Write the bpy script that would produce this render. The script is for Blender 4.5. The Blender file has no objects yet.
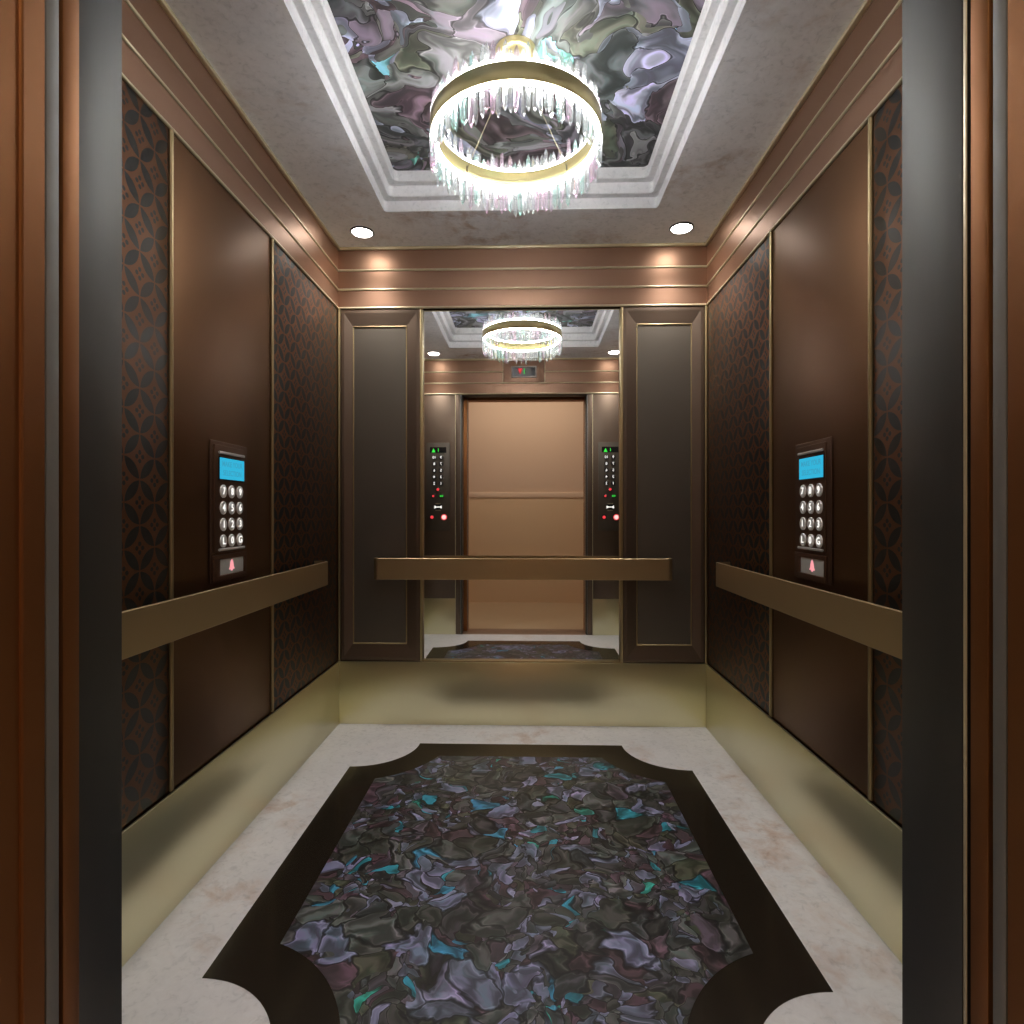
import bpy, bmesh, math, random
from mathutils import Vector, Matrix

random.seed(7)
sc = bpy.context.scene
COL = sc.collection
PI = math.pi

# ------------------------------------------------------------------ room numbers (metres)
HW = 0.924            # half width of the car
YB, YF = 2.894, 0.80  # back wall face, front wall inner face
H = 2.40              # ceiling
KICK = 0.314          # top of brass kick plates
CY = 1.85             # centre of the car
YM = 2.915            # mirror surface (set back a little)
Z1, Z2, Z3 = 2.286, 2.189, 2.096   # gold beads of the frieze

# ------------------------------------------------------------------ material helpers
def new_mat(name):
    m = bpy.data.materials.new(name)
    m.use_nodes = True
    nt = m.node_tree
    for n in list(nt.nodes):
        nt.nodes.remove(n)
    out = nt.nodes.new('ShaderNodeOutputMaterial')
    return m, nt, out

class G:
    """small node graph helper"""
    def __init__(self, nt):
        self.nt = nt
    def n(self, t, **kw):
        x = self.nt.nodes.new(t)
        for k, v in kw.items():
            setattr(x, k, v)
        return x
    def link(self, a, b):
        self.nt.links.new(a, b)
    def put(self, sock, v):
        if isinstance(v, bpy.types.NodeSocket):
            self.link(v, sock)
        else:
            sock.default_value = v
    def m(self, op, a, b=None, c=None, clamp=False):
        x = self.n('ShaderNodeMath', operation=op, use_clamp=clamp)
        self.put(x.inputs[0], a)
        if b is not None: self.put(x.inputs[1], b)
        if c is not None: self.put(x.inputs[2], c)
        return x.outputs[0]
    def noise(self, vec, scale, detail=3, rough=.5, dist=0):
        x = self.n('ShaderNodeTexNoise')
        x.inputs['Scale'].default_value = scale
        x.inputs['Detail'].default_value = detail
        x.inputs['Roughness'].default_value = rough
        x.inputs['Distortion'].default_value = dist
        self.link(vec, x.inputs['Vector'])
        return x
    def ramp(self, fac, stops, interp='LINEAR'):
        x = self.n('ShaderNodeValToRGB')
        r = x.color_ramp
        r.interpolation = interp
        while len(r.elements) > 1:
            r.elements.remove(r.elements[0])
        r.elements[0].position = stops[0][0]
        r.elements[0].color = tuple(stops[0][1]) + (1,)
        for p, c in stops[1:]:
            e = r.elements.new(p)
            e.color = tuple(c) + (1,)
        self.link(fac, x.inputs[0])
        return x.outputs[0]
    def mix(self, fac, a, b, mode='MIX'):
        x = self.n('ShaderNodeMix', data_type='RGBA', blend_type=mode)
        self.put(x.inputs[0], fac)
        for s, v in ((x.inputs[6], a), (x.inputs[7], b)):
            if isinstance(v, bpy.types.NodeSocket): self.link(v, s)
            else: s.default_value = tuple(v) + (1,)
        return x.outputs[2]
    def vadd(self, a, b, op='ADD'):
        x = self.n('ShaderNodeVectorMath', operation=op)
        self.put(x.inputs[0], a); self.put(x.inputs[1], b)
        return x.outputs[0]
    def vscale(self, a, s):
        x = self.n('ShaderNodeVectorMath', operation='SCALE')
        self.link(a, x.inputs[0]); self.put(x.inputs[3], s)
        return x.outputs[0]
    def obj(self):
        return self.n('ShaderNodeTexCoord').outputs['Object']
    def geo(self):
        return self.n('ShaderNodeNewGeometry').outputs['Position']

def pbr(name, col, metal=0, rough=.5, spec=.5, coat=0, noise=0.0, nscale=30, stretch=None, bump=0):
    m, nt, out = new_mat(name)
    g = G(nt)
    b = g.n('ShaderNodeBsdfPrincipled')
    b.inputs['Base Color'].default_value = tuple(col) + (1,)
    b.inputs['Metallic'].default_value = metal
    b.inputs['Roughness'].default_value = rough
    b.inputs['Specular IOR Level'].default_value = spec
    b.inputs['Coat Weight'].default_value = coat
    if noise or bump:
        v = g.geo()
        if stretch:
            v = g.vadd(v, stretch, 'MULTIPLY')
        nz = g.noise(v, nscale, 3)
        if noise:
            f = g.m('MULTIPLY_ADD', nz.outputs[0], noise * 2, rough - noise)
            g.link(f, b.inputs['Roughness'])
        if bump:
            bp = g.n('ShaderNodeBump')
            bp.inputs['Strength'].default_value = bump
            bp.inputs['Distance'].default_value = .002
            g.link(nz.outputs[0], bp.inputs['Height'])
            g.link(bp.outputs[0], b.inputs['Normal'])
    g.link(b.outputs[0], out.inputs[0])
    return m

def emit(name, col, s):
    m, nt, out = new_mat(name)
    g = G(nt)
    e = g.n('ShaderNodeEmission')
    e.inputs[0].default_value = tuple(col) + (1,)
    e.inputs[1].default_value = s
    g.link(e.outputs[0], out.inputs[0])
    return m

def marble(name, base=(.60, .575, .565), rough=.45, blot=.55):
    m, nt, out = new_mat(name)
    g = G(nt)
    p = g.geo()
    n1 = g.noise(p, 1.7, 6, .62, .5)
    n2 = g.noise(p, 9, 6, .65, .4)
    n3 = g.noise(g.vadd(p, (11.3, 4.1, 2.7)), 45, 4, .6, .8)
    zone = g.ramp(n1.outputs[0], [(.50, (0, 0, 0)), (.64, (1, 1, 1))])
    fine = g.ramp(n2.outputs[0], [(.45, (0, 0, 0)), (.70, (1, 1, 1))])
    z = g.m('MULTIPLY', g.m('MULTIPLY', zone, fine), blot)
    c = g.mix(z, base, (.42, .27, .19))
    sp = g.ramp(n3.outputs[0], [(.30, (.80, .81, .82)), (.45, (.97, .97, .97)), (.75, (1.05, 1.05, 1.05))])
    c = g.mix(1.0, c, sp, 'MULTIPLY')
    cl = g.ramp(g.noise(p, 4, 4).outputs[0], [(.3, (.93, .93, .94)), (.7, (1.04, 1.03, 1.03))])
    c = g.mix(1.0, c, cl, 'MULTIPLY')
    b = g.n('ShaderNodeBsdfPrincipled')
    g.link(c, b.inputs['Base Color'])
    b.inputs['Roughness'].default_value = rough
    g.link(b.outputs[0], out.inputs[0])
    return m

def shell(name, scale, warp, wscale, gain, streak, rough, seed, edge=1.0, w2amp=.55, w3amp=.16, sat=1.0, teal=(.953, .975, .988)):
    """iridescent abalone shell laid in flakes"""
    m, nt, out = new_mat(name)
    g = G(nt)
    p = g.vadd(g.geo(), seed)
    H0 = (-.5, -.5, -.5)
    w1 = g.noise(p, wscale, 2, .5)
    p1 = g.vadd(p, g.vscale(g.vadd(w1.outputs['Color'], H0), warp))
    w2 = g.noise(g.vadd(p1, (3.1, 7.7, 1.3)), wscale * 2.3, 2, .5)
    p2 = g.vadd(p1, g.vscale(g.vadd(w2.outputs['Color'], H0), warp * w2amp))
    w3 = g.noise(g.vadd(p2, (1.1, 2.7, 9.3)), wscale * 6, 2, .5)
    q = g.vadd(p2, g.vscale(g.vadd(w3.outputs['Color'], H0), warp * w3amp))
    q = g.vadd(q, (1, 1, .2), 'MULTIPLY')
    v = g.n('ShaderNodeTexVoronoi', feature='F1'); v.inputs['Scale'].default_value = scale
    v.inputs['Randomness'].default_value = 1
    g.link(q, v.inputs['Vector'])
    e = g.n('ShaderNodeTexVoronoi', feature='DISTANCE_TO_EDGE'); e.inputs['Scale'].default_value = scale
    g.link(q, e.inputs['Vector'])
    v2 = g.n('ShaderNodeTexVoronoi', feature='F1'); v2.inputs['Scale'].default_value = scale * 2.3
    g.link(q, v2.inputs['Vector'])
    e2 = g.n('ShaderNodeTexVoronoi', feature='DISTANCE_TO_EDGE'); e2.inputs['Scale'].default_value = scale * 2.3
    g.link(q, e2.inputs['Vector'])
    pick = g.m('GREATER_THAN', g.noise(g.vadd(p2, (8.2, 3.3, 1.1)), scale * .45, 2).outputs[0], .53)
    vc = g.mix(pick, v.outputs['Color'], v2.outputs['Color'])
    ed = g.m('ADD', g.m('MULTIPLY', e.outputs['Distance'], g.m('SUBTRACT', 1, pick)), g.m('MULTIPLY', e2.outputs['Distance'], pick))
    sep = g.n('ShaderNodeSeparateColor'); g.link(vc, sep.inputs[0])
    pal = [(0, (.040, .044, .036)), (.10, (.060, .066, .060)), (.19, (.050, .030, .036)), (.27, (.085, .095, .090)),
           (.36, (.034, .036, .034)), (.43, (.130, .148, .225)), (.52, (.070, .060, .075)), (.60, (.055, .062, .040)),
           (.67, (.080, .050, .066)), (.74, (.105, .125, .175)), (.82, (.045, .050, .052)), (.89, (.17, .18, .27)),
           (teal[0], (.020, .200, .250)), (teal[1], (.03, .28, .22)), (teal[2], (.03, .17, .27))]
    c = g.ramp(sep.outputs[0], [(a, tuple(x * gain for x in b)) for a, b in pal], 'CONSTANT')
    # sheen streaks inside every flake
    wv = g.n('ShaderNodeTexWave', wave_type='BANDS', bands_direction='DIAGONAL')
    wv.inputs['Scale'].default_value = scale * .55
    wv.inputs['Distortion'].default_value = 9
    wv.inputs['Detail'].default_value = 3
    wv.inputs['Detail Scale'].default_value = 1.6
    turn = g.n('ShaderNodeVectorRotate', rotation_type='Z_AXIS')
    g.link(q, turn.inputs['Vector']); g.link(g.m('MULTIPLY', sep.outputs[1], 6.28), turn.inputs['Angle'])
    g.link(turn.outputs[0], wv.inputs['Vector'])
    st = g.ramp(wv.outputs[0], [(0, (1 - streak,) * 3), (.55, (1, 1, 1)), (1, (1 + streak * 1.3, 1 + streak * 1.2, 1 + streak * 1.45))])
    c = g.mix(1, c, st, 'MULTIPLY')
    hue = g.ramp(g.noise(q, scale * 1.3, 4, .6, 1.2).outputs[0], [(.35, (.80, 1.02, .98)), (.5, (1, 1, 1)), (.65, (1.09, .95, 1.12))])
    c = g.mix(1, c, hue, 'MULTIPLY')
    # dark joint between flakes and a thin pale rim next to it
    j = g.ramp(ed, [(0, (.16, .16, .16)), (.035 * edge, (.35, .35, .35)), (.06 * edge, (1.0, 1.0, 1.0)),
                                       (.075 * edge, (1.7, 1.6, 1.6)), (.11 * edge, (1, 1, 1))])
    c = g.mix(1, c, j, 'MULTIPLY')
    hs = g.n('ShaderNodeHueSaturation'); hs.inputs['Saturation'].default_value = sat
    g.link(c, hs.inputs['Color']); c = hs.outputs[0]
    b = g.n('ShaderNodeBsdfPrincipled')
    g.link(c, b.inputs['Base Color'])
    b.inputs['Roughness'].default_value = rough
    b.inputs['Specular IOR Level'].default_value = .35
    g.link(b.outputs[0], out.inputs[0])
    return m

def patterned(name):
    """interlaced circles: dark lens petals on bronze, a small cross flower in every star"""
    m, nt, out = new_mat(name)
    g = G(nt)
    s = g.n('ShaderNodeSeparateXYZ'); g.link(g.geo(), s.inputs[0])
    a = 0.0565
    A = g.m('DIVIDE', g.m('ADD', s.outputs[1], .0105), a); B = g.m('DIVIDE', g.m('ADD', s.outputs[2], .0395), a)
    u = g.m('ADD', g.m('MULTIPLY', g.m('ADD', A, B), .5), 200)
    v = g.m('ADD', g.m('MULTIPLY', g.m('SUBTRACT', A, B), .5), 200)
    du = g.m('SUBTRACT', g.m('FRACT', u), .5); dv = g.m('SUBTRACT', g.m('FRACT', v), .5)
    au = g.m('ABSOLUTE', du); av = g.m('ABSOLUTE', dv)
    def dist(x, y):
        return g.m('SQRT', g.m('ADD', g.m('POWER', x, 2), g.m('POWER', y, 2)))
    d1 = dist(g.m('SUBTRACT', 1, au), av); d2 = dist(au, g.m('SUBTRACT', 1, av))
    own = dist(au, av)
    near = g.m('MINIMUM', d1, d2)
    pet = g.m('MULTIPLY', g.m('LESS_THAN', near, .680), g.m('LESS_THAN', own, .688))
    # flower: four blobs along the diagonals of the lattice
    ax = g.m('ADD', du, dv); bx = g.m('SUBTRACT', du, dv)
    c1 = dist(g.m('SUBTRACT', g.m('MULTIPLY', g.m('ABSOLUTE', ax), .7071), .135), g.m('MULTIPLY', bx, .7071))
    c2 = dist(g.m('SUBTRACT', g.m('MULTIPLY', g.m('ABSOLUTE', bx), .7071), .135), g.m('MULTIPLY', ax, .7071))
    fl = g.m('LESS_THAN', g.m('MINIMUM', c1, c2), .072)
    mask = g.m('MAXIMUM', pet, fl, clamp=True)
    c = g.mix(mask, (.175, .083, .044), (.046, .051, .051))
    b = g.n('ShaderNodeBsdfPrincipled')
    g.link(c, b.inputs['Base Color'])
    b.inputs['Metallic'].default_value = .9
    g.link(g.m('MULTIPLY_ADD', mask, -.04, .5), b.inputs['Roughness'])
    bp = g.n('ShaderNodeBump'); bp.inputs['Strength'].default_value = .25; bp.inputs['Distance'].default_value = .0008
    g.link(g.m('SUBTRACT', 1, mask), bp.inputs['Height']); g.link(bp.outputs[0], b.inputs['Normal'])
    g.link(b.outputs[0], out.inputs[0])
    return m

def crystal_mat(name, tint, df=.13):
    m, nt, out = new_mat(name)
    g = G(nt)
    tr = g.n('ShaderNodeBsdfTransparent'); tr.inputs[0].default_value = (.93, .95, .95, 1)
    gl = g.n('ShaderNodeBsdfGlossy'); gl.inputs['Roughness'].default_value = .06
    gl.inputs[0].default_value = tuple(tint) + (1,)
    di = g.n('ShaderNodeBsdfTranslucent'); di.inputs[0].default_value = tuple(tint) + (1,)
    d2 = g.n('ShaderNodeBsdfDiffuse'); d2.inputs[0].default_value = tuple(tint) + (1,)
    lw = g.n('ShaderNodeLayerWeight'); lw.inputs[0].default_value = .45
    a = g.n('ShaderNodeMixShader'); g.link(lw.outputs['Facing'], a.inputs[0]); g.link(tr.outputs[0], a.inputs[1]); g.link(gl.outputs[0], a.inputs[2])
    b = g.n('ShaderNodeMixShader'); b.inputs[0].default_value = .5; g.link(di.outputs[0], b.inputs[1]); g.link(d2.outputs[0], b.inputs[2])
    c = g.n('ShaderNodeMixShader'); c.inputs[0].default_value = df; g.link(a.outputs[0], c.inputs[1]); g.link(b.outputs[0], c.inputs[2])
    g.link(c.outputs[0], out.inputs[0])
    return m

M = {
    'bronze': pbr('bronze satin metal', (.17, .090, .047), 1, .46, noise=.02, nscale=6),
    'frieze': pbr('copper bronze metal', (.33, .195, .130), .85, .42, noise=.02, nscale=6),
    'backbronze': pbr('brown bronze metal', (.17, .126, .095), .9, .45),
    'backinner': pbr('umber bronze metal', (.155, .136, .112), .85, .5),
    'copper': pbr('copper bronze jamb', (.30, .128, .046), .95, .5),
    'gold': pbr('pale gold trim', (.70, .62, .42), .55, .32),
    'gold_dark': pbr('antique gold upright trim', (.42, .33, .18), .85, .36),
    'gold_band': pbr('chandelier gold', (.74, .64, .32), .75, .3),
    'brass': pbr('satin brass kick plate', (.78, .74, .50), .95, .32, noise=.015, nscale=5),
    'rail': pbr('antique brass rail', (.56, .43, .25), .92, .40),
    'steel': pbr('brushed steel', (.105, .105, .10), .9, .50, noise=.03, nscale=20, stretch=(60, 60, .5)),
    'roughsteel': pbr('scuffed steel edge', (.26, .26, .25), .7, .58, noise=.08, nscale=25, bump=.35),
    'chrome': pbr('chrome', (.78, .78, .77), 1, .16),
    'button': pbr('satin grey button', (.85, .85, .85), .25, .3),
    'silver': pbr('satin silver', (.62, .60, .58), .4, .35),
    'black': pbr('shaft shade black', (.006, .005, .004), 0, .8, spec=.1),  # colour stands for the shade inside the shaft
    'blackglass': pbr('black lens', (.02, .02, .02), 0, .15),
    'greyglass': pbr('grey lens', (.12, .12, .125), .3, .25),
    'housing': pbr('keypad bronze', (.14, .075, .048), .8, .42),
    'border': pbr('black marble border', (.018, .014, .010), 0, .16, spec=.55),
    'plaster': pbr('tan plaster', (.60, .43, .31), 0, .8, noise=.02),
    'wainscot': pbr('caramel lower wall', (.66, .48, .30), 0, .6),
    'rail_paint': pbr('cream chair rail', (.68, .51, .37), 0, .7),
    'lobbyfloor': pbr('honey stone landing', (.42, .30, .18), 0, .5),
    'white': pbr('white enamel', (.75, .75, .75), 0, .5),
    'grey_plate': pbr('grey plastic plate', (.50, .52, .51), 0, .45),
    'bell': pbr('pink red bell print', (.80, .30, .32), 0, .5),
    'ink': pbr('dark numeral ink', (.05, .05, .05), 0, .6),
    'dkrim': pbr('dark bezel', (.05, .048, .045), .5, .4),
    'wire': pbr('fine cable', (.25, .22, .14), .8, .4),
}
mm, nt, out = new_mat('silvered mirror')
g = G(nt); b = g.n('ShaderNodeBsdfPrincipled')
b.inputs['Base Color'].default_value = (.90, .90, .885, 1); b.inputs['Metallic'].default_value = 1; b.inputs['Roughness'].default_value = .012
g.link(b.outputs[0], out.inputs[0]); M['mirror'] = mm

M['marble_floor'] = marble('white rust-veined marble floor', (.68, .69, .715), .42, .9)
M['marble_ceiling'] = marble('white rust-veined ceiling stone', (.91, .925, .96), .6, 1.0)
M['marble_step'] = marble('pale stone moulding', (.68, .685, .70), .6, .12)
M['shell_floor'] = shell('abalone shell floor', 13, .19, 4.6, .92, .5, .42, (0, 0, 0), 1.0, .55, .20)
M['shell_ceiling'] = shell('abalone shell ceiling', 6.5, .58, 2.4, 1.75, .6, .5, (6.9, 4.2, 0), .35, .5, .11, .72, (.960, .980, .993))
M['pattern'] = patterned('interlaced circle bronze')
M['sill'] = pbr('speckled bronze sill', (.30, .20, .14), .6, .5, noise=.1, nscale=120, bump=.3)

M['led'] = emit('chandelier light strip', (1, .98, .97), 46)
M['led_top'] = emit('chandelier upper light strip', (1, .98, .97), 56)
M['spot'] = emit('downlight lens', (1, .95, .88), 22)
M['added_lobby_light'] = emit('added unseen landing light', (1, .88, .74), 7.6)
M['lcd'] = emit('blue lit display', (.035, .46, .70), .74)
M['lcd_ink'] = emit('display letters', (.045, .33, .50), .76)
M['glow_white'] = emit('lit white numeral', (1, .97, .9), .9)
M['glow_green'] = emit('lit green numeral', (.06, .8, .08), .8)
M['glow_red'] = emit('lit red numeral', (.9, .06, .07), .8)
M['glow_pale'] = emit('lit pale red button', (1, .72, .68), .9)
M['glow_bell'] = emit('lit bell symbol', (.9, .33, .36), .8)
M['cr_clear'] = crystal_mat('clear crystal', (.95, .97, .98))
M['cr_mint'] = crystal_mat('mint crystal', (.72, .93, .88))
M['cr_pink'] = crystal_mat('pink crystal', (.96, .78, .90))

# ------------------------------------------------------------------ mesh helpers
def tag(o, label=None, cat=None, group=None, kind=None):
    if label: o['label'] = label
    if cat: o['category'] = cat
    if group: o['group'] = group
    if kind: o['kind'] = kind
    return o

def empty(name, loc=(0, 0, 0), rz=0):
    o = bpy.data.objects.new(name, None)
    COL.objects.link(o)
    o.location = loc; o.rotation_euler = (0, 0, rz)
    o.empty_display_size = .05
    return o

def obj(name, bm, mat, parent=None, smooth=None):
    bmesh.ops.recalc_face_normals(bm, faces=bm.faces)
    me = bpy.data.meshes.new(name)
    bm.to_mesh(me); bm.free()
    me.materials.append(M[mat] if isinstance(mat, str) else mat)
    if smooth is not None:
        for p in me.polygons: p.use_smooth = True
        if smooth > 0:
            me.set_sharp_from_angle(angle=math.radians(smooth))
    o = bpy.data.objects.new(name, me)
    COL.objects.link(o)
    if parent: o.parent = parent
    return o

def box(bm, x0, x1, y0, y1, z0, z1, bev=0, seg=2):
    r = bmesh.ops.create_cube(bm, size=1)
    vs = r['verts']
    for v in vs:
        v.co = Vector(((x0 + x1) / 2 + v.co.x * abs(x1 - x0), (y0 + y1) / 2 + v.co.y * abs(y1 - y0), (z0 + z1) / 2 + v.co.z * abs(z1 - z0)))
    if bev:
        es = set()
        for v in vs:
            es.update(v.link_edges)
        bmesh.ops.bevel(bm, geom=list(es), offset=bev, segments=seg, affect='EDGES', profile=.5)

def bxo(name, x0, x1, y0, y1, z0, z1, mat, parent=None, bev=0, seg=2):
    bm = bmesh.new(); box(bm, x0, x1, y0, y1, z0, z1, bev, seg)
    return obj(name, bm, mat, parent, 35 if bev else None)

def rod(bm, p0, p1, r, n=12, r2=None):
    p0 = Vector(p0); p1 = Vector(p1)
    d = p1 - p0
    q = d.to_track_quat('Z', 'Y').to_matrix()
    a = []; b_ = []
    for i in range(n):
        t = 2 * PI * i / n
        o = q @ Vector((math.cos(t), math.sin(t), 0))
        a.append(bm.verts.new(p0 + o * r)); b_.append(bm.verts.new(p1 + o * (r if r2 is None else r2)))
    for i in range(n):
        bm.faces.new((a[i], a[(i + 1) % n], b_[(i + 1) % n], b_[i]))
    bm.faces.new(a[::-1]); bm.faces.new(b_)

def lathe(bm, prof, n=64, c=(0, 0, 0), closed=True):
    """prof: list of (r, z); revolved about z"""
    rings = []
    for r, z in prof:
        rings.append([bm.verts.new((c[0] + r * math.cos(2 * PI * i / n), c[1] + r * math.sin(2 * PI * i / n), c[2] + z)) for i in range(n)])
    m = len(prof)
    for k in range(m if closed else m - 1):
        A = rings[k]; B = rings[(k + 1) % m]
        for i in range(n):
            bm.faces.new((A[i], A[(i + 1) % n], B[(i + 1) % n], B[i]))
    if not closed:
        bm.faces.new(rings[0][::-1]); bm.faces.new(rings[-1])

def disc_y(bm, x, z, r, y0, y1, n=24, bev=0):
    """short drum with its axis along y"""
    rod(bm, (x, y1, z), (x, y0 + bev, z), r, n)
    if bev:
        rod(bm, (x, y0 + bev, z), (x, y0, z), r, n, r - bev)

def poly_prism(bm, pts, y0, y1):
    """pts in (x, z), extruded along y"""
    a = [bm.verts.new((x, y0, z)) for x, z in pts]; b_ = [bm.verts.new((x, y1, z)) for x, z in pts]
    n = len(pts)
    bm.faces.new(a); bm.faces.new(b_[::-1])
    for i in range(n):
        bm.faces.new((a[i], b_[i], b_[(i + 1) % n], a[(i + 1) % n]))

_glyph = {}
def text(name, s, size, x, y, z, mat, parent, depth=.0006, sx=1.0):
    """numerals facing local -y, centred on (x, z)"""
    key = (s, size, sx)
    if key not in _glyph:
        cu = bpy.data.curves.new('glyphs', 'FONT')
        cu.body = s; cu.size = size; cu.align_x = 'CENTER'; cu.align_y = 'CENTER'; cu.extrude = depth; cu.offset = size * .012
        cu.resolution_u = 4
        t = bpy.data.objects.new('glyphs', cu)
        COL.objects.link(t)
        bpy.context.view_layer.update()
        dg = bpy.context.evaluated_depsgraph_get()
        me = bpy.data.meshes.new_from_object(t.evaluated_get(dg))
        bpy.data.objects.remove(t); bpy.data.curves.remove(cu)
        me.transform(Matrix.Rotation(PI / 2, 4, 'X') @ Matrix.Diagonal((sx, 1, 1, 1)))
        _glyph[key] = me
    me = _glyph[key].copy()
    me.materials.clear(); me.materials.append(M[mat])
    me.name = name
    o = bpy.data.objects.new(name, me)
    COL.objects.link(o)
    o.location = (x, y, z); o.parent = parent
    return o

# wall frames: (u, d, z) -> world; u runs along the wall, d comes into the room
def wpt(w, u, d, z):
    if w == 'left': return (-HW + d, u, z)
    if w == 'right': return (HW - d, u, z)
    if w == 'back': return (u, YB - d, z)
    return (u, YF + d, z)
def wbox(bm, w, u0, u1, d0, d1, z0, z1, bev=0):
    a = wpt(w, u0, d0, z0); b_ = wpt(w, u1, d1, z1)
    box(bm, min(a[0], b_[0]), max(a[0], b_[0]), min(a[1], b_[1]), max(a[1], b_[1]), z0, z1, bev)
def wo(name, w, u0, u1, d0, d1, z0, z1, mat, parent=None, bev=0):
    bm = bmesh.new(); wbox(bm, w, u0, u1, d0, d1, z0, z1, bev)
    return obj(name, bm, mat, parent, 35 if bev else None)

SIDES = {'left': (YF, YB), 'right': (YF, YB), 'back': (-HW, HW), 'front': (-HW, HW)}
OX0, OX1 = -.541, .541        # car door opening
DOORH = 2.088

# ------------------------------------------------------------------ floor
bm = bmesh.new(); box(bm, -1.0, 1.0, YF, 3.0, -.06, 0)
tag(obj('floor', bm, 'marble_floor'), 'white marble elevator floor with faint rust brown blotches', 'floor', kind='structure')

def notched(hx, y0, y1, cx, c0, c1, R, n=24):
    """rectangle whose corners are bitten out by circles centred on (+-cx, c0/c1)"""
    pts = []
    def arc(px, py, sx, sy, first):
        # from the vertical side to the horizontal side or back
        ax = math.sqrt(max(0, R * R - (cx - hx) ** 2)); ay = math.sqrt(max(0, R * R - (y0 - c0) ** 2))
        t0 = math.atan2(ax, cx - hx)      # on the side edge
        t1 = math.atan2(y0 - c0, ay)      # on the end edge
        ts = [t0 + (t1 - t0) * i / n for i in range(n + 1)]
        if not first: ts = ts[::-1]
        return [(px - sx * R * math.cos(t), py + sy * R * math.sin(t)) for t in ts]
    pts += arc(-cx, c0, -1, 1, True)
    pts += arc(cx, c0, 1, 1, False)
    pts += arc(cx, c1, 1, -1, True)
    pts += arc(-cx, c1, -1, -1, False)
    return pts
def plate(bm, pts, z0, z1):
    a = [bm.verts.new((x, y, z0)) for x, y in pts]; b_ = [bm.verts.new((x, y, z1)) for x, y in pts]
    n = len(pts)
    bm.faces.new(a[::-1]); bm.faces.new(b_)
    for i in range(n):
        bm.faces.new((a[i], a[(i + 1) % n], b_[(i + 1) % n], b_[i]))

IN0, IN1, IHX, IR = 1.053, 2.649, .7115, .249
inl = empty('floor_inlay', (0, CY, 0))
tag(inl, 'notched rectangular floor inlay of iridescent shell inside a black stone border', 'floor inlay')
bm = bmesh.new(); plate(bm, notched(IHX, IN0, IN1, IHX, IN0, IN1, IR), .0003, .0015)
o = obj('stone_border', bm, 'border', inl); o.location = (0, -CY, 0); o['label'] = 'glossy black stone border with concave corners'
bm = bmesh.new(); plate(bm, notched(.577, IN0 + .135, IN1 - .135, IHX, IN0, IN1, .381), .0016, .0022)
o = obj('shell_field', bm, 'shell_floor', inl); o.location = (0, -CY, 0); o['label'] = 'dark abalone shell flakes with teal and lavender glints'

# ------------------------------------------------------------------ ceiling with stepped recess
def rrect(hx, y0, y1, r, n=6):
    pts = []
    for cx, cy, a0 in ((hx - r, y1 - r, 0), (-hx + r, y1 - r, PI / 2), (-hx + r, y0 + r, PI), (hx - r, y0 + r, 1.5 * PI)):
        for i in range(n + 1):
            t = a0 + PI / 2 * i / n
            pts.append((cx + r * math.cos(t), cy + r * math.sin(t)))
    return pts
R1 = (.603, 1.152, 2.550, .018); R2 = (.574, 1.184, 2.517, .020); R3 = (.545, 1.216, 2.484, .022)
def loop(bm, pts, z): return [bm.verts.new((x, y, z)) for x, y in pts]
def strip(bm, a, b_):
    n = len(a)
    for i in range(n): bm.faces.new((a[i], a[(i + 1) % n], b_[(i + 1) % n], b_[i]))
bm = bmesh.new()
outer = [bm.verts.new(p) for p in ((-1.0, .70, H), (1.0, .70, H), (1.0, 3.0, H), (-1.0, 3.0, H))]
es = [bm.edges.new((outer[i], outer[(i + 1) % 4])) for i in range(4)]
l1 = loop(bm, rrect(*R1), H)
es += [bm.edges.new((l1[i], l1[(i + 1) % len(l1)])) for i in range(len(l1))]
bmesh.ops.triangle_fill(bm, use_beauty=True, edges=es)
top = [bm.verts.new((v.co.x, v.co.y, H + .30)) for v in outer]
for i in range(4): bm.faces.new((outer[i], outer[(i + 1) % 4], top[(i + 1) % 4], top[i]))
bm.faces.new(top)  # unseen cap added above the recess to keep stray light out
ceiling = obj('ceiling', bm, 'marble_ceiling')
tag(ceiling, 'white stone elevator ceiling with rust blotches and a stepped rectangular recess', 'ceiling', kind='structure')
bm = bmesh.new()
zz = (H, H + .048, H + .096, H + .142)
def bevstep(a, b_):
    strip(bm, a, b_)
L = [loop(bm, rrect(*R1), zz[0]), loop(bm, rrect(*R1), zz[1] - .002),
     loop(bm, rrect(R1[0] - .002, R1[1] + .002, R1[2] - .002, R1[3]), zz[1]),
     loop(bm, rrect(R2[0] + .003, R2[1] - .003, R2[2] + .003, R2[3]), zz[1]),
     loop(bm, rrect(*R2), zz[1] + .003), loop(bm, rrect(*R2), zz[2] - .002),
     loop(bm, rrect(R2[0] - .002, R2[1] + .002, R2[2] - .002, R2[3]), zz[2]),
     loop(bm, rrect(R3[0] + .003, R3[1] - .003, R3[2] + .003, R3[3]), zz[2]),
     loop(bm, rrect(*R3), zz[2] + .003), loop(bm, rrect(*R3), zz[3] + .01)]
for a, b_ in zip(L, L[1:]): strip(bm, a, b_)
for f in bm.faces: f.normal_update()
o = obj('stepped_moulding', bm, 'marble_step', ceiling); o['label'] = 'plain white stepped moulding around the recess'
bm = bmesh.new(); box(bm, -.5445, .5445, R3[1] + .0005, R3[2] - .0005, zz[3], zz[3] + .01)
tag(obj('ceiling_panel', bm, 'shell_ceiling'), 'swirling lavender grey shell panel set in the ceiling recess above the chandelier', 'ceiling panel')

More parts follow.
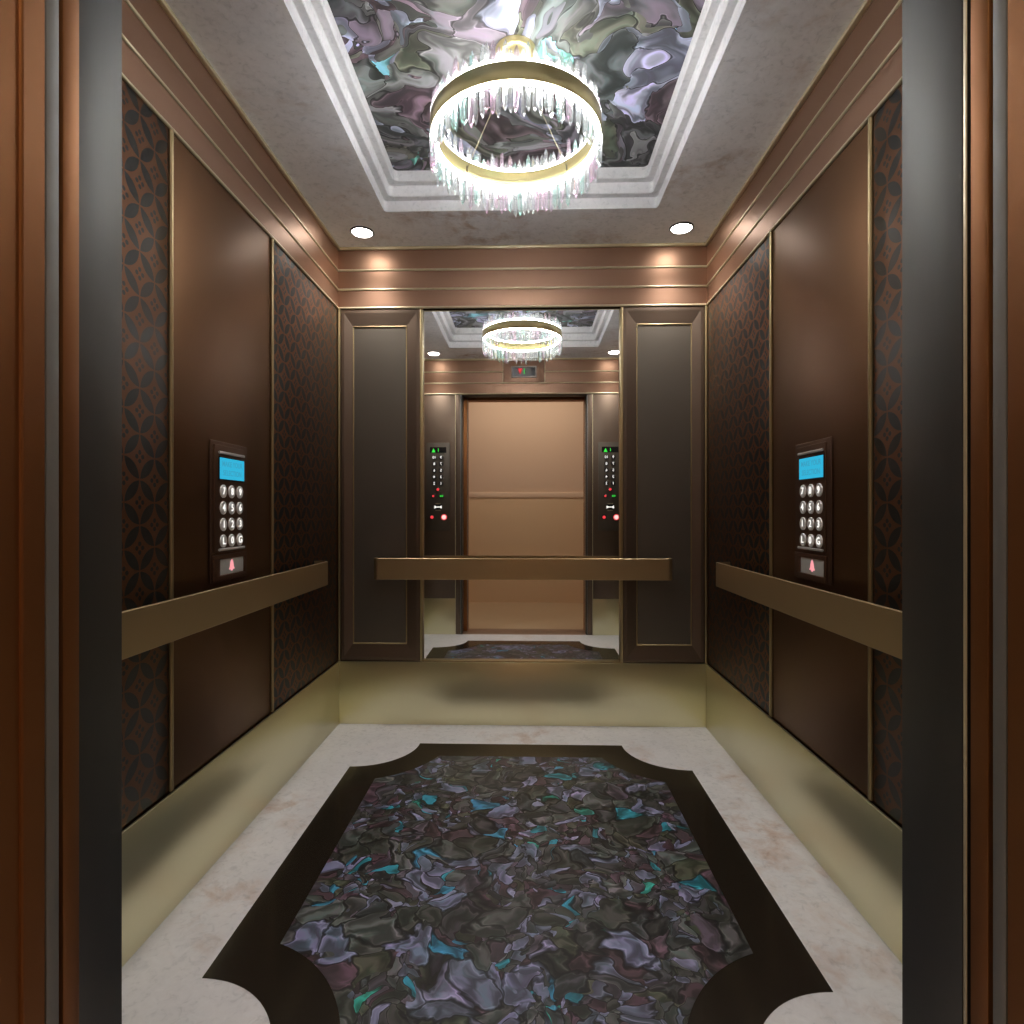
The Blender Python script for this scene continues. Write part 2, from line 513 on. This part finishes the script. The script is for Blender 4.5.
# ------------------------------------------------------------------ walls
def wallsolid(w, u0, u1):
    bm = bmesh.new(); wbox(bm, w, u0, u1, -.07, -.0105, 0, H)
    return obj('wall_' + w, bm, 'bronze')
walls = {}
for w in ('left', 'right'):
    o = wallsolid(w, YF - .02, YB + .07)
    tag(o, 'bronze elevator side wall on the %s carrying the panels' % w, 'wall', kind='structure'); walls[w] = o
bm = bmesh.new()
box(bm, -1.0, 1.0, YB + .025, YB + .08, 0, H)
o = obj('wall_back', bm, 'backbronze'); tag(o, 'brown bronze back wall of the elevator behind the mirror', 'wall', kind='structure'); walls['back'] = o

# front wall: two return columns with steel reveals, a header, all one structure
fw = empty('wall_front', (0, YF, 0))
tag(fw, 'front wall of the elevator around the door opening, seen in the mirror', 'wall', kind='structure')
def fpart(name, x0, x1, y0, y1, z0, z1, mat, bev=0):
    o = bxo(name, x0, x1, y0 - YF, y1 - YF, z0, z1, mat, fw, bev); return o
RY = .6905
for s in (-1, 1):
    a, b_ = sorted((s * (.5385 if s < 0 else .5415), s * 1.0))
    o = fpart('return_column', a, b_, RY, YF - .0005, 0, DOORH - .0005, 'steel', .0012); o['label'] = 'brushed steel return column beside the door opening'
fpart('header', -1.0, 1.0, RY, YF - .0005, DOORH, H - .0005, 'steel', .0012)
for s in (-1, 1):
    a, b_ = sorted((s * .600, s * .915))
    o = fpart('return_panel', a, b_, YF, YF + .008, KICK + .004, Z3 - .008, 'backbronze', .002)
    a, b_ = sorted((s * .5540, s * .5925))
    fpart('door_casing', a, b_, YF, YF + .008, 0.001, Z3 - .008, 'backbronze', .002)
    a, b_ = sorted((s * .5490, s * .5530))
    fpart('opening_liner', a, b_, YF, YF + .007, 0.001, DOORH, 'roughsteel', .001)
    a, b_ = sorted((s * .5935, s * .599))
    o = fpart('gold_stile', a, b_, YF, YF + .012, .001, Z3 - .006, 'gold', .0015)
# friezes
for w, (u0, u1) in SIDES.items():
    par = walls.get(w, fw)
    for k, (a, b_) in enumerate(((Z3, Z2), (Z2, Z1), (Z1, H - .012))):
        segs = [(u0, u1)]
        if w == 'front' and k > 0: segs = [(u0, -.185), (.185, u1)]
        for s0, s1 in segs:
            bm = bmesh.new()
            if w == 'front':
                box(bm, s0, s1, 0, .010, a + .001, b_ - .001)
            else:
                wbox(bm, w, s0, s1, -.0095, 0, a + .001, b_ - .001)
            obj('frieze_board', bm, 'frieze', par)
o = fpart('indicator_backplate', -.1785, .1785, YF, YF + .012, Z2 + .007, H - .016, 'frieze', .001)

ntrim = 0
def trim(label):
    global ntrim
    ntrim += 1
    return 'trim_%d' % ntrim
def bead(w, u0, u1, z, label, r=.0058, off=0):
    bm = bmesh.new(); rod(bm, wpt(w, u0, off, z), wpt(w, u1, off, z), r, 14)
    tag(obj(trim(label), bm, 'gold', None, 40), label, 'trim', kind='structure')
names = {Z1: 'upper', Z2: 'middle', Z3: 'lower'}
for w, (u0, u1) in SIDES.items():
    off = .010 if w == 'front' else 0
    for z in (Z1, Z2, Z3):
        lab = '%s gold bead of the frieze along the %s wall' % (names[z], w)
        if w == 'front' and z == Z1:
            bead(w, u0, -.185, z, lab + ' left of the floor indicator in the mirror', off=off)
            bead(w, .185, u1, z, lab + ' right of the floor indicator in the mirror', off=off)
        else:
            bead(w, u0, u1, z, lab, off=off)
    bm = bmesh.new(); wbox(bm, w, u0, u1, 0, .014 + off, H - .0135, H - .0003, .002)
    tag(obj(trim(''), bm, 'gold', None, 35), 'gold crown strip where the %s wall meets the ceiling' % w, 'trim', kind='structure')
for x, t in ((-.182, 'left'), (.182, 'right')):
    bm = bmesh.new(); box(bm, x - .0035, x + .0035, YF, YF + .016, Z2 + .006, H - .014, .001)
    tag(obj(trim(''), bm, 'gold', None, 35), 'short upright gold strip on the %s of the floor indicator in the mirror' % t, 'trim', kind='structure')
# upright gold beads of the side walls
VY = (1.5245, 2.138)
for w in ('left', 'right'):
    for y, t in zip(VY, ('nearer the door', 'farther from the door')):
        bm = bmesh.new()
        rod(bm, wpt(w, y, .001, KICK + .006), wpt(w, y, .001, Z3 - .005), .0062, 14)
        tag(obj(trim(''), bm, 'gold_dark', None, 40), 'upright gold bead on the %s wall %s' % (w, t), 'trim', kind='structure')
# corner strips on back wall
for s, t in ((-1, 'left'), (1, 'right')):
    bm = bmesh.new(); box(bm, *sorted((s * (HW - .0005), s * (HW - .012))), YB - .008, YB, KICK + .002, Z3 - .006, .0015)
    tag(obj(trim(''), bm, 'gold_dark', None, 35), 'upright gold strip in the %s back corner' % t, 'trim', kind='structure')

# side wall panels
for w in ('left', 'right'):
    for (a, b_), kind, where in (((YF + .02, VY[0] - .009), 'p', 'beside the elevator door'), ((VY[1] + .009, YB - .016), 'p', 'next to the back wall')):
        o = wo('patterned_wall_panel', w, a, b_, -.0098, -.001, KICK + .007, Z3 - .007, 'pattern', None, .0015)
        tag(o, 'dark interlaced circle panel on the %s wall %s' % (w, where), 'wall panel', 'patterned side wall panels')
    o = wo('bronze_wall_panel', w, VY[0] + .009, VY[1] - .009, -.0098, -.001, KICK + .007, Z3 - .007, 'bronze', None, .0015)
    tag(o, 'plain satin bronze panel behind the keypad on the %s wall' % w, 'wall panel', 'plain bronze side wall panels')

# kick plates
for w in ('left', 'right'):
    o = wo('baseboard_' + w, w, YF + .010, YB - .0085, 0.0, .008, 0.0005, KICK, 'brass', None, .0012)
    tag(o, 'tall satin brass kick plate along the foot of the %s wall' % w, 'kick plate', kind='structure')
bm = bmesh.new(); wbox(bm, 'back', -HW + .0005, HW - .0005, 0, .008, .0005, KICK, .0012)
tag(obj('baseboard_back', bm, 'brass', None, 35), 'tall satin brass kick plate under the mirror on the back wall', 'kick plate', kind='structure')
for s, t in ((-1, 'left'), (1, 'right')):
    bm = bmesh.new(); box(bm, *sorted((s * .5995, s * (HW - .009))), YF, YF + .009, .0005, KICK, .0012)
    tag(obj('baseboard_front_' + t, bm, 'brass', None, 35), 'brass kick plate of the front wall on the %s of the door in the mirror' % t, 'kick plate', kind='structure')

# ------------------------------------------------------------------ back wall framed panels and mirror
for s, t in ((-1, 'left'), (1, 'right')):
    root = empty('framed_wall_panel', (s * .714, YB, KICK))
    tag(root, 'tall framed bronze panel on the %s of the mirror' % t, 'wall panel', 'framed back wall panels')
    X0, X1 = sorted((s * .9115, s * .5085)); I0, I1 = sorted((s * .8525, s * .5755))
    a0, a1, i0, i1 = KICK + .003, Z3 - .007, .3987, 2.008
    ox, oy, oz = root.location
    bm = bmesh.new()
    def ring(x0, x1, z0, z1, y): return [bm.verts.new((x - ox, y - oy, z - oz)) for x, z in ((x0, z0), (x1, z0), (x1, z1), (x0, z1))]
    rr = [ring(X0, X1, a0, a1, YB + .024), ring(X0, X1, a0, a1, YB + .002), ring(X0 + .004, X1 - .004, a0 + .004, a1 - .004, YB), ring(X0 + .018, X1 - .018, a0 + .018, a1 - .018, YB - .000),
          ring(I0, I1, i0, i1, YB + .009), ring(I0, I1, i0, i1, YB + .024)]
    for p, q in zip(rr, rr[1:]): strip(bm, p, q)
    obj('bevelled_frame', bm, 'backbronze', root)
    bm = bmesh.new(); box(bm, I0 + .0005 - ox, I1 - .0005 - ox, .012, .022, i0 + .0005 - oz, i1 - .0005 - oz)
    obj('inset_panel', bm, 'backinner', root)
    bm = bmesh.new()
    r = .0035; y = .0105
    for p, q in (((I0, i0), (I1, i0)), ((I1, i0), (I1, i1)), ((I1, i1), (I0, i1)), ((I0, i1), (I0, i0))):
        sgx = r if p[0] == I0 else -r; sgz = r
        pa = (max(I0 + r, min(I1 - r, p[0])) - ox, y, max(i0 + r, min(i1 - r, p[1])) - oz)
        qa = (max(I0 + r, min(I1 - r, q[0])) - ox, y, max(i0 + r, min(i1 - r, q[1])) - oz)
        rod(bm, pa, qa, r, 10)
    o = obj('gold_bead', bm, 'gold_dark', root, 40); o['label'] = 'thin gold bead around the inset'

mir = empty('wall_mirror', (0, YM, KICK))
tag(mir, 'tall mirror in a thin gold frame at the centre of the back wall', 'mirror')
bm = bmesh.new(); box(bm, -.4945, .4945, 0, .006, .006, Z3 - .008 - KICK)
obj('mirror_glass', bm, 'mirror', mir)
bm = bmesh.new()
for a, b_ in ((-.508, -.4948), (.4948, .508)):
    box(bm, a, b_, -.024, .006, .001, Z3 - .006 - KICK, .0015)
box(bm, -.4948, .4948, -.022, .006, .0005, .0068, .001)
o = obj('gold_frame', bm, 'gold_dark', mir, 35)

# ------------------------------------------------------------------ handrails
def handrail(loc, rz, half, label, standoff=.070):
    root = empty('handrail', loc, rz)
    tag(root, label, 'handrail', 'flat brass handrails')
    # flat bar following a path with rounded returns to the wall; local -y = into the room, wall at y=0
    T, hh, R = .009, .0525, .026
    path = []
    yf = -standoff
    path.append((-half - .0, -.004))
    n = 8
    for i in range(n + 1):
        t = PI - (PI / 2) * (-i / n)   # 180 -> 270
        path.append((-half + R + R * math.cos(t), yf + R + R * math.sin(t)))
    for i in range(n + 1):
        t = 1.5 * PI + (PI / 2) * i / n
        path.append((half - R + R * math.cos(t), yf + R + R * math.sin(t)))
    path.append((half, -.004))
    bm = bmesh.new()
    N = len(path); rings = []
    for k, (x, y) in enumerate(path):
        a = Vector(path[max(0, k - 1)]); b_ = Vector(path[min(N - 1, k + 1)])
        d = (b_ - a).normalized(); nrm = Vector((-d.y, d.x))      # towards the wall side
        prof = [(0, -hh + .0015), (.0015, -hh), (T, -hh), (T, hh), (.0015, hh), (0, hh - .0015)]
        rings.append([bm.verts.new((x + nrm.x * p, y + nrm.y * p, z)) for p, z in prof])
    for A, B in zip(rings, rings[1:]):
        strip(bm, A, B)
    bm.faces.new(rings[0]); bm.faces.new(rings[-1][::-1])
    obj('rail_bar', bm, 'rail', root, 30)
    for s in (-1, 1):
        bm = bmesh.new(); rod(bm, (s * (half - .32), -.001, 0), (s * (half - .32), yf + T + .0005, 0), .011, 16)
        rod(bm, (s * (half - .32), -.001, 0), (s * (half - .32), -.006, 0), .024, 20)
        obj('bracket', bm, 'rail', root, 40)
    return root
handrail((.006, YB, .787), 0, .735, 'flat brass handrail crossing the mirror on the back wall')
handrail((-HW, CY, .795), PI / 2, .715, 'flat brass handrail along the left wall below the keypad')
handrail((HW, CY, .795), -PI / 2, .715, 'flat brass handrail along the right wall below the keypad')

# ------------------------------------------------------------------ side keypads
def keypad(loc, rz, label):
    root = empty('keypad', loc, rz)
    tag(root, label, 'keypad', 'lit floor keypads on the side walls')
    root.scale = (1, .5, 1)
    # local x to the viewer's right, origin at centre of the housing foot; z up; -y out of the wall
    bm = bmesh.new(); box(bm, -.114, .114, -.006, -.0, 0, .436, .003)
    obj('backplate', bm, 'housing', root, 35)
    bm = bmesh.new()
    box(bm, -.092, .104, -.0135, -.006, .092, .424, .002)
    obj('front_plate', bm, 'housing', root, 35)
    bm = bmesh.new()
    # alarm surround: frame of four bars
    box(bm, -.100, .110, -.020, -.006, .070, .084, .002)
    box(bm, -.100, .110, -.020, -.006, .004, .020, .002)
    box(bm, -.100, -.062, -.0198, -.006, .018, .072, .002)
    box(bm, .100, .110, -.0198, -.006, .018, .072, .002)
    obj('alarm_surround', bm, 'housing', root, 35)
    bm = bmesh.new(); box(bm, -.0615, .0995, -.012, -.0062, .0205, .0695, .001)
    ap = obj('alarm_plate', bm, 'grey_plate', root, 35); ap['label'] = 'grey alarm plate'
    bm = bmesh.new()
    bell = [(-.020, -.013), (-.013, -.006), (-.011, .006), (-.006, .015), (0, .020), (.006, .015), (.011, .006), (.013, -.006), (.020, -.013)]
    poly_prism(bm, [(x + .019, z + .047) for x, z in bell], -.0132, -.0121)
    poly_prism(bm, [(.019 + .006 * math.cos(t * PI / 5), .033 + .0045 * math.sin(t * PI / 5)) for t in range(10)], -.0134, -.0121)
    b_ = obj('bell_symbol', bm, 'glow_bell', ap); b_['label'] = 'pink red bell symbol'
    for z in (.401, .100):
        bm = bmesh.new()
        rod(bm, (-.070, -.022, z), (.096, -.022, z), .0042, 12)
        rod(bm, (-.066, -.022, z), (-.066, -.0134, z), .003, 8); rod(bm, (.092, -.022, z), (.092, -.0134, z), .003, 8)
        obj('guard_bar', bm, 'silver', root, 40)
    bm = bmesh.new(); box(bm, -.068, .101, -.0185, -.0136, .316, .389, .001)
    lb = obj('display_bezel', bm, 'blackglass', root, 35)
    bm = bmesh.new(); box(bm, -.0645, .0975, -.0195, -.0186, .3195, .3855)
    lcd = obj('display', bm, 'lcd', root); lcd['label'] = 'glowing cyan display'
    text('display_text', 'MAKE YOUR', .0235, .0165, -.0199, .3665, 'lcd_ink', lcd, .0003, 1.02)
    text('display_text', 'SELECTION', .0235, .0165, -.0199, .3385, 'lcd_ink', lcd, .0003, 1.02)
    keys = ['789', '456', '123', 'L0G']
    for r, row in enumerate(keys):
        for c, ch in enumerate(row):
            x = -.040 + .0545 * c; z = .2815 - .0518 * r
            bm = bmesh.new()
            lathe(bm, [(.0205, 0), (.0205, .006), (.0185, .0085), (.0165, .0085), (.0155, .0075), (.0001, .0075)], 28, closed=False)
            bmesh.ops.rotate(bm, verts=bm.verts, cent=(0, 0, 0), matrix=Matrix.Rotation(PI / 2, 3, 'X'))
            bmesh.ops.translate(bm, verts=bm.verts, vec=(x, -.0134, z))
            kb = obj('round_button', bm, 'button', root, 40)
            text('numeral', ch, .031, x, -.0222, z, 'glow_white', kb, .0004, 1.15)
    for c_ in root.children:
        if not c_.name.startswith('backplate'):
            c_.scale.x = .935; c_.location.x = -.0117
    return root
keypad((-HW + .001, 1.825, .850), PI / 2, 'lit numeric keypad with cyan display on the left wall')
keypad((HW - .001, 1.826, .852), -PI / 2, 'lit numeric keypad with cyan display on the right wall')

# ------------------------------------------------------------------ car operating panels on the front wall (seen in the mirror)
def tri(bm, cx, cz, w, h, y0, y1, kind):
    if kind == 'up': pts = [(-w, -h), (w, -h), (0, h)]
    elif kind == 'down': pts = [(-w, h), (0, -h), (w, h)]
    elif kind == 'right': pts = [(-w, -h), (w, 0), (-w, h)]
    else: pts = [(w, -h), (w, h), (-w, 0)]
    poly_prism(bm, [(cx + a, cz + b_) for a, b_ in pts], y0, y1)
def cop(xw, label):
    root = empty('operating_panel', (xw, YF + .008, .905), PI)
    tag(root, label, 'button panel', 'operating panels beside the door')
    z0 = .905
    bm = bmesh.new(); box(bm, -.102, .102, -.007, 0, 0, .765, .0015)
    obj('faceplate', bm, 'backinner', root, 35)
    bm = bmesh.new(); box(bm, -.072, .072, -.0085, -.0071, 1.583 - z0, 1.632 - z0, .0005)
    d = obj('floor_display', bm, 'blackglass', root)
    text('green_numeral', '1', .042, -.002, -.0092, 1.604 - z0, 'glow_green', d)
    bm = bmesh.new(); tri(bm, .040, 1.604 - z0, .017, .018, -.0095, -.0086, 'up'); obj('green_arrow', bm, 'glow_green', d)
    rows = [('9', '10'), ('7', '8'), ('5', '6'), ('3', '4'), ('1', '2')]
    for r, pr in enumerate(rows):
        for c, s in enumerate(pr):
            x = (-.026, .033)[c]; z = 1.542 - .0568 * r - z0
            bm = bmesh.new(); disc_y(bm, x, z, .021, -.0125, -.0071, 20, .002)
            bt = obj('floor_button', bm, 'dkrim', root, 40)
            text('numeral', s, .032, x, -.0132, z, 'glow_white', bt)
    def btn(x, z, r, mat, nm, face='dkrim', rr=.6):
        bm = bmesh.new(); disc_y(bm, x, z - z0, r, -.0125, -.0071, 20, .002)
        o = obj(nm, bm, face, root, 40)
        bm = bmesh.new(); disc_y(bm, x, z - z0, r * rr, -.0138, -.0126, 16)
        obj('lit_symbol', bm, mat, o)
    btn(.001, 1.263, .019, 'glow_red', 'red_star_button')
    btn(.042, 1.206, .018, 'glow_red', 'door_close_button', rr=.5)
    bm = bmesh.new(); disc_y(bm, -.030, 1.206 - z0, .021, -.0125, -.0071, 20, .002)
    o = obj('door_open_button', bm, 'dkrim', root, 40)
    bm = bmesh.new(); tri(bm, -.042, 1.206 - z0, .006, .009, -.0135, -.0126, 'left'); tri(bm, -.018, 1.206 - z0, .006, .009, -.0135, -.0126, 'right')
    box(bm, -.0315, -.0285, -.0135, -.0126, 1.197 - z0, 1.215 - z0); obj('open_symbol', bm, 'glow_green', o)
    bm = bmesh.new(); box(bm, -.034, .034, -.012, -.0071, 1.090 - z0, 1.130 - z0, .001)
    o = obj('door_hold_button', bm, 'blackglass', root)
    bm = bmesh.new(); tri(bm, -.019, 1.110 - z0, .013, .014, -.0132, -.0121, 'right'); tri(bm, .019, 1.110 - z0, .013, .014, -.0132, -.0121, 'left')
    box(bm, -.010, .010, -.0132, -.0121, 1.106 - z0, 1.114 - z0); obj('hold_symbol', bm, 'glow_white', o)
    for z in (1.1395, 1.0805):
        bm = bmesh.new(); box(bm, -.024, .024, -.011, -.0071, z - .0025 - z0, z + .0025 - z0, .0006); obj('gold_bar', bm, 'gold', root)
    btn(.053, 1.022, .022, 'glow_red', 'alarm_button', rr=.62)
    btn(-.052, 1.022, .026, 'glow_pale', 'stop_button', 'glow_red', .7)
    return root
cop(-.7465, 'tall floor button panel seen in the mirror on the left of the door')
cop(.7465, 'tall floor button panel seen in the mirror on the right of the door')

# floor indicator above the door
ind = empty('floor_indicator', (0.0, YF + .0122, 2.232), PI)
tag(ind, 'small floor indicator with red arrow and green numeral above the door', 'indicator')
bm = bmesh.new(); box(bm, -.110, .110, -.012, 0, 0, .100, .003); obj('bezel', bm, 'silver', ind, 35)
bm = bmesh.new(); box(bm, -.098, .098, -.0135, -.0121, .012, .088); sc_ = obj('screen', bm, 'greyglass', ind)
bm = bmesh.new(); tri(bm, .032, .052, .020, .026, -.0150, -.0136, 'down'); o = obj('arrow', bm, 'glow_red', sc_); o['label'] = 'lit red down arrow'
text('numeral', '1', .062, -.004, -.0143, .052, 'glow_green', sc_)
bm = bmesh.new(); box(bm, -.092, -.060, -.0142, -.0136, .020, .080); obj('dark_segment', bm, 'blackglass', sc_)

# ------------------------------------------------------------------ doors, sill, jambs
def door(n, x0, x1, y0, y1, mat, label):
    o = bxo('door_%d' % n, x0, x1, y0, y1, .004, 2.085, mat, None, .002)
    tag(o, label, 'door', kind='structure')
door(1, -1.0, -.508, .659, .684, 'copper', 'copper bronze sliding elevator door edge retracted on the left')
door(2, .5425, 1.0, .654, .680, 'copper', 'copper bronze sliding elevator door edge retracted on the right')
door(3, -1.0, -.5053, .6325, .6505, 'roughsteel', 'scuffed grey steel outer door edge on the left')
door(4, .5424, 1.0, .630, .648, 'roughsteel', 'scuffed grey steel outer door edge on the right')
bm = bmesh.new(); box(bm, .5412, .5428, .6838, .6885, .001, DOORH, .0005)
tag(obj(trim(''), bm, 'gold', None, 35), 'upright gold edge strip between the right steel reveal and the copper door', 'trim', kind='structure')
# hoistway behind the gaps, its shade put into a black wall colour
for s, t in ((-1, 'left'), (1, 'right')):
    bm = bmesh.new(); box(bm, *sorted((s * 1.005, s * 1.03)), .45, .80, 0, 2.4)
    tag(obj('wall_shaft_' + t, bm, 'black'), 'shaft wall coloured black as shade behind the retracted doors on the %s' % t, 'wall', kind='structure')
def jamb(n, pts, label):
    bm = bmesh.new(); plate(bm, pts, .001, 2.075)
    tag(obj(trim(''), bm, 'copper', None), label, 'door frame', kind='structure')
jamb(1, [(-1.1, .6305), (-.5060, .6305), (-.5053, .6298), (-.5053, .603), (-.5062, .6012), (-.5085, .6005), (-.5085, .534), (-.512, .53), (-1.1, .53)], 'copper bronze landing door jamb with a raised ridge on the left')
jamb(2, [(1.1, .6280), (.5431, .6280), (.5424, .6273), (.5424, .534), (.546, .53), (1.1, .53)], 'smooth copper bronze landing door jamb on the right')
bm = bmesh.new(); box(bm, -1.1, 1.1, .53, .63, 2.0755, 2.75)
tag(obj(trim(''), bm, 'copper'), 'copper bronze lintel over the landing doorway', 'door frame', kind='structure')
bm = bmesh.new(); box(bm, -1.0, 1.0, .55, YF - .0005, -.05, .0)
for x in (.60, .64, .67, .72):
    box(bm, -.56, .56, x - .006, x + .006, 0.0, .0012)
tag(obj('floor_sill', bm, 'sill'), 'speckled bronze door sill between landing and elevator floor', 'sill', kind='structure')

# ------------------------------------------------------------------ landing outside
bm = bmesh.new(); box(bm, -2.2, 2.2, -1.1, .5495, -.05, 0)
tag(obj('floor_landing', bm, 'lobbyfloor'), 'honey coloured stone floor of the landing', 'floor', kind='structure')
lw = bxo('wall_landing', -2.2, 2.2, -1.1, -1.0, 1.30, 2.75, 'plaster')
tag(lw, 'tan plaster landing wall with caramel lower half reflected in the mirror', 'wall', kind='structure')
o = bxo('lower_wall', -2.2, 2.2, -1.1, -.99, 0, 1.235, 'wainscot', lw); o['label'] = 'caramel brown lower wall'
o = bxo('chair_rail', -2.2, 2.2, -1.1, -.982, 1.235, 1.30, 'rail_paint', lw, .004); o['label'] = 'pale cream chair rail'
for s, t in ((-1, 'left'), (1, 'right')):
    tag(bxo('wall_landing_' + t, *sorted((s * 2.2, s * 2.3)), -1.1, .6, 0, 2.75, 'plaster'), 'tan plaster end wall of the landing on the %s' % t, 'wall', kind='structure')
    tag(bxo('wall_doorway_' + t, *sorted((s * 1.1, s * 2.2)), .53, .6, 0, 2.75, 'plaster'), 'tan plaster wall beside the doorway on the %s' % t, 'wall', kind='structure')
tag(bxo('ceiling_landing', -2.2, 2.2, -1.1, .6, 2.75, 2.8, 'plaster'), 'plain plaster ceiling of the landing', 'ceiling', kind='structure')
pl = empty('added_landing_light', (0, -.30, 2.75))  # unseen panel, added to light the landing and spill into the car
tag(pl, 'unseen warm light panel added on the landing ceiling to light it', 'added light')
bxo('frame', -.82, .82, -.22, .22, -.03, -.0005, 'white', pl)
bxo('diffuser', -.79, .79, -.19, .19, -.034, -.0305, 'added_lobby_light', pl)

# ------------------------------------------------------------------ downlights
def downlight(x, y, label):
    root = empty('downlight', (x, y, H))
    L = bpy.data.lights.new('downlight_beam', 'SPOT'); L.energy = 16; L.color = (1, .95, .90)
    L.spot_size = math.radians(110); L.spot_blend = 1; L.shadow_soft_size = .045
    lo = bpy.data.objects.new('downlight_beam', L); COL.objects.link(lo); lo.parent = root; lo.location = (0, 0, -.06)
    tag(root, label, 'downlight', 'recessed ceiling downlights')
    bm = bmesh.new(); lathe(bm, [(.047, -.0005), (.055, -.0005), (.0555, -.004), (.053, -.007), (.048, -.007), (.047, -.004)], 48)
    obj('bezel', bm, 'dkrim', root, 50)
    bm = bmesh.new(); lathe(bm, [(.0468, -.001), (.0468, -.006), (.044, -.0085), (.030, -.011), (.0005, -.012)], 48, closed=False)
    obj('lens', bm, 'spot', root, 60)
downlight(-.7535, 2.726, 'round white ceiling downlight in the left back corner')
downlight(.7535, 2.726, 'round white ceiling downlight in the right back corner')
downlight(-.7535, 1.005, 'round white ceiling downlight by the door, on the left in the mirror')
downlight(.7535, 1.005, 'round white ceiling downlight by the door, on the right in the mirror')

# ------------------------------------------------------------------ chandelier
ch = empty('chandelier', (-.005, CY, 2.542))
tag(ch, 'round gold chandelier ring fringed with clear crystal spikes under the shell ceiling panel', 'chandelier')
ZC = 2.542
ZB, ZT = 2.2505 - ZC, 2.302 - ZC
bm = bmesh.new(); lathe(bm, [(.2695, ZB), (.2715, ZB), (.2720, ZB + .001), (.2720, ZT - .001), (.2715, ZT), (.2695, ZT)], 128)
obj('outer_band', bm, 'gold_band', ch, 40)
bm = bmesh.new(); lathe(bm, [(.2485, ZB), (.2505, ZB), (.2505, ZT), (.2485, ZT), (.2480, ZT - .001), (.2480, ZB + .001)], 128)
obj('inner_band', bm, 'gold_band', ch, 40)
bm = bmesh.new(); lathe(bm, [(.2508, ZB + .002), (.2545, ZB + .001), (.2565, ZB - .005), (.2635, ZB - .005), (.2655, ZB + .001), (.2692, ZB + .002), (.2692, ZB + .006), (.2508, ZB + .006)], 128)
o = obj('light_strip', bm, 'led', ch); o['label'] = 'glowing white strip under the ring'
bm = bmesh.new(); lathe(bm, [(.2575, ZT - .006), (.2625, ZT - .006), (.2625, ZT + .013), (.2615, ZT + .014), (.2585, ZT + .014), (.2575, ZT + .013)], 128)
o = obj('upper_light_strip', bm, 'led_top', ch)
bm = bmesh.new()
lathe(bm, [(.066, -.0005), (.066, -.006), (.062, -.016), (.048, -.026), (.028, -.033), (.0005, -.036)], 48, closed=False)
obj('canopy', bm, 'gold_band', ch, 50)
for k in range(4):
    t = PI / 4 + k * PI / 2
    bm = bmesh.new()
    rod(bm, (.02 * math.cos(t), .02 * math.sin(t), -.034), (.247 * math.cos(t), .247 * math.sin(t), ZB + .022), .0009, 6)
    rod(bm, (.247 * math.cos(t), .247 * math.sin(t), ZB + .012), (.247 * math.cos(t), .247 * math.sin(t), ZB + .032), .003, 8)
    obj('suspension_wire', bm, 'wire', ch)

def crystal_mesh(L, r, tip, up):
    bm = bmesh.new()
    n = 6
    sgn = 1 if up else -1
    zs = [(r * .45, 0), (r, .006 * sgn), (r, (L - tip) * sgn)]
    rings = [[bm.verts.new((rr * math.cos(2 * PI * i / n), rr * math.sin(2 * PI * i / n), z)) for i in range(n)] for rr, z in zs]
    for A, B in zip(rings, rings[1:]): strip(bm, A, B)
    apex = bm.verts.new((r * .2, 0, L * sgn))
    for i in range(n): bm.faces.new((rings[-1][i], rings[-1][(i + 1) % n], apex))
    bm.faces.new(rings[0])
    bmesh.ops.recalc_face_normals(bm, faces=bm.faces)
    me = bpy.data.meshes.new('crystal'); bm.to_mesh(me); bm.free()
    me.materials.append(M['cr_clear'])
    return me
mats = [M['cr_clear']] * 5 + [M['cr_mint']] * 2 + [M['cr_pink']] * 2
down = [crystal_mesh(L, .0076, .016, False) for L in (.074, .080, .087, .093, .099)]
ups = [crystal_mesh(L, .0076, .020, True) for L in (.040, .048, .056, .066, .076)]
NC = 98
for k in range(NC):
    t = 2 * PI * k / NC
    for lst, z, nm, rad in ((down, ZB - .005, 'hanging_crystal', .2625), (ups, ZT + .0005, 'upright_crystal', .260)):
        me = random.choice(lst)
        o = bpy.data.objects.new(nm, me); COL.objects.link(o); o.parent = ch
        rr = rad + (.005 if k % 2 else -.005)
        o.location = (rr * math.cos(t), rr * math.sin(t), z)
        o.rotation_euler = (random.uniform(-.03, .03), random.uniform(-.03, .03), random.uniform(0, 6.28))
        if not me.get('used'):
            me['used'] = 1
        o.material_slots[0].link = 'OBJECT'
        o.material_slots[0].material = random.choice(mats)

# ------------------------------------------------------------------ world, camera, view
w = bpy.data.worlds.new('World'); sc.world = w; w.use_nodes = True
w.node_tree.nodes['Background'].inputs[0].default_value = (.5, .42, .34, 1)
w.node_tree.nodes['Background'].inputs[1].default_value = .3

cam = bpy.data.cameras.new('camera'); co = bpy.data.objects.new('camera', cam); COL.objects.link(co)
cam.sensor_width = 36; cam.lens = 577.75 / 1024 * 36; cam.clip_start = .02
co.location = (.0329, 0, 1.0669); co.rotation_euler = (PI / 2, 0, .0270)
sc.camera = co
sc.view_settings.view_transform = 'Standard'; sc.view_settings.look = 'None'
sc.view_settings.exposure = .43; sc.view_settings.gamma = 1; sc.view_settings.use_curve_mapping = False
c = sc.cycles
c.use_denoising = True
c.max_bounces = 12; c.glossy_bounces = 8; c.diffuse_bounces = 5; c.transparent_max_bounces = 24
c.sample_clamp_indirect = 6
c.caustics_reflective = True; c.blur_glossy = .3
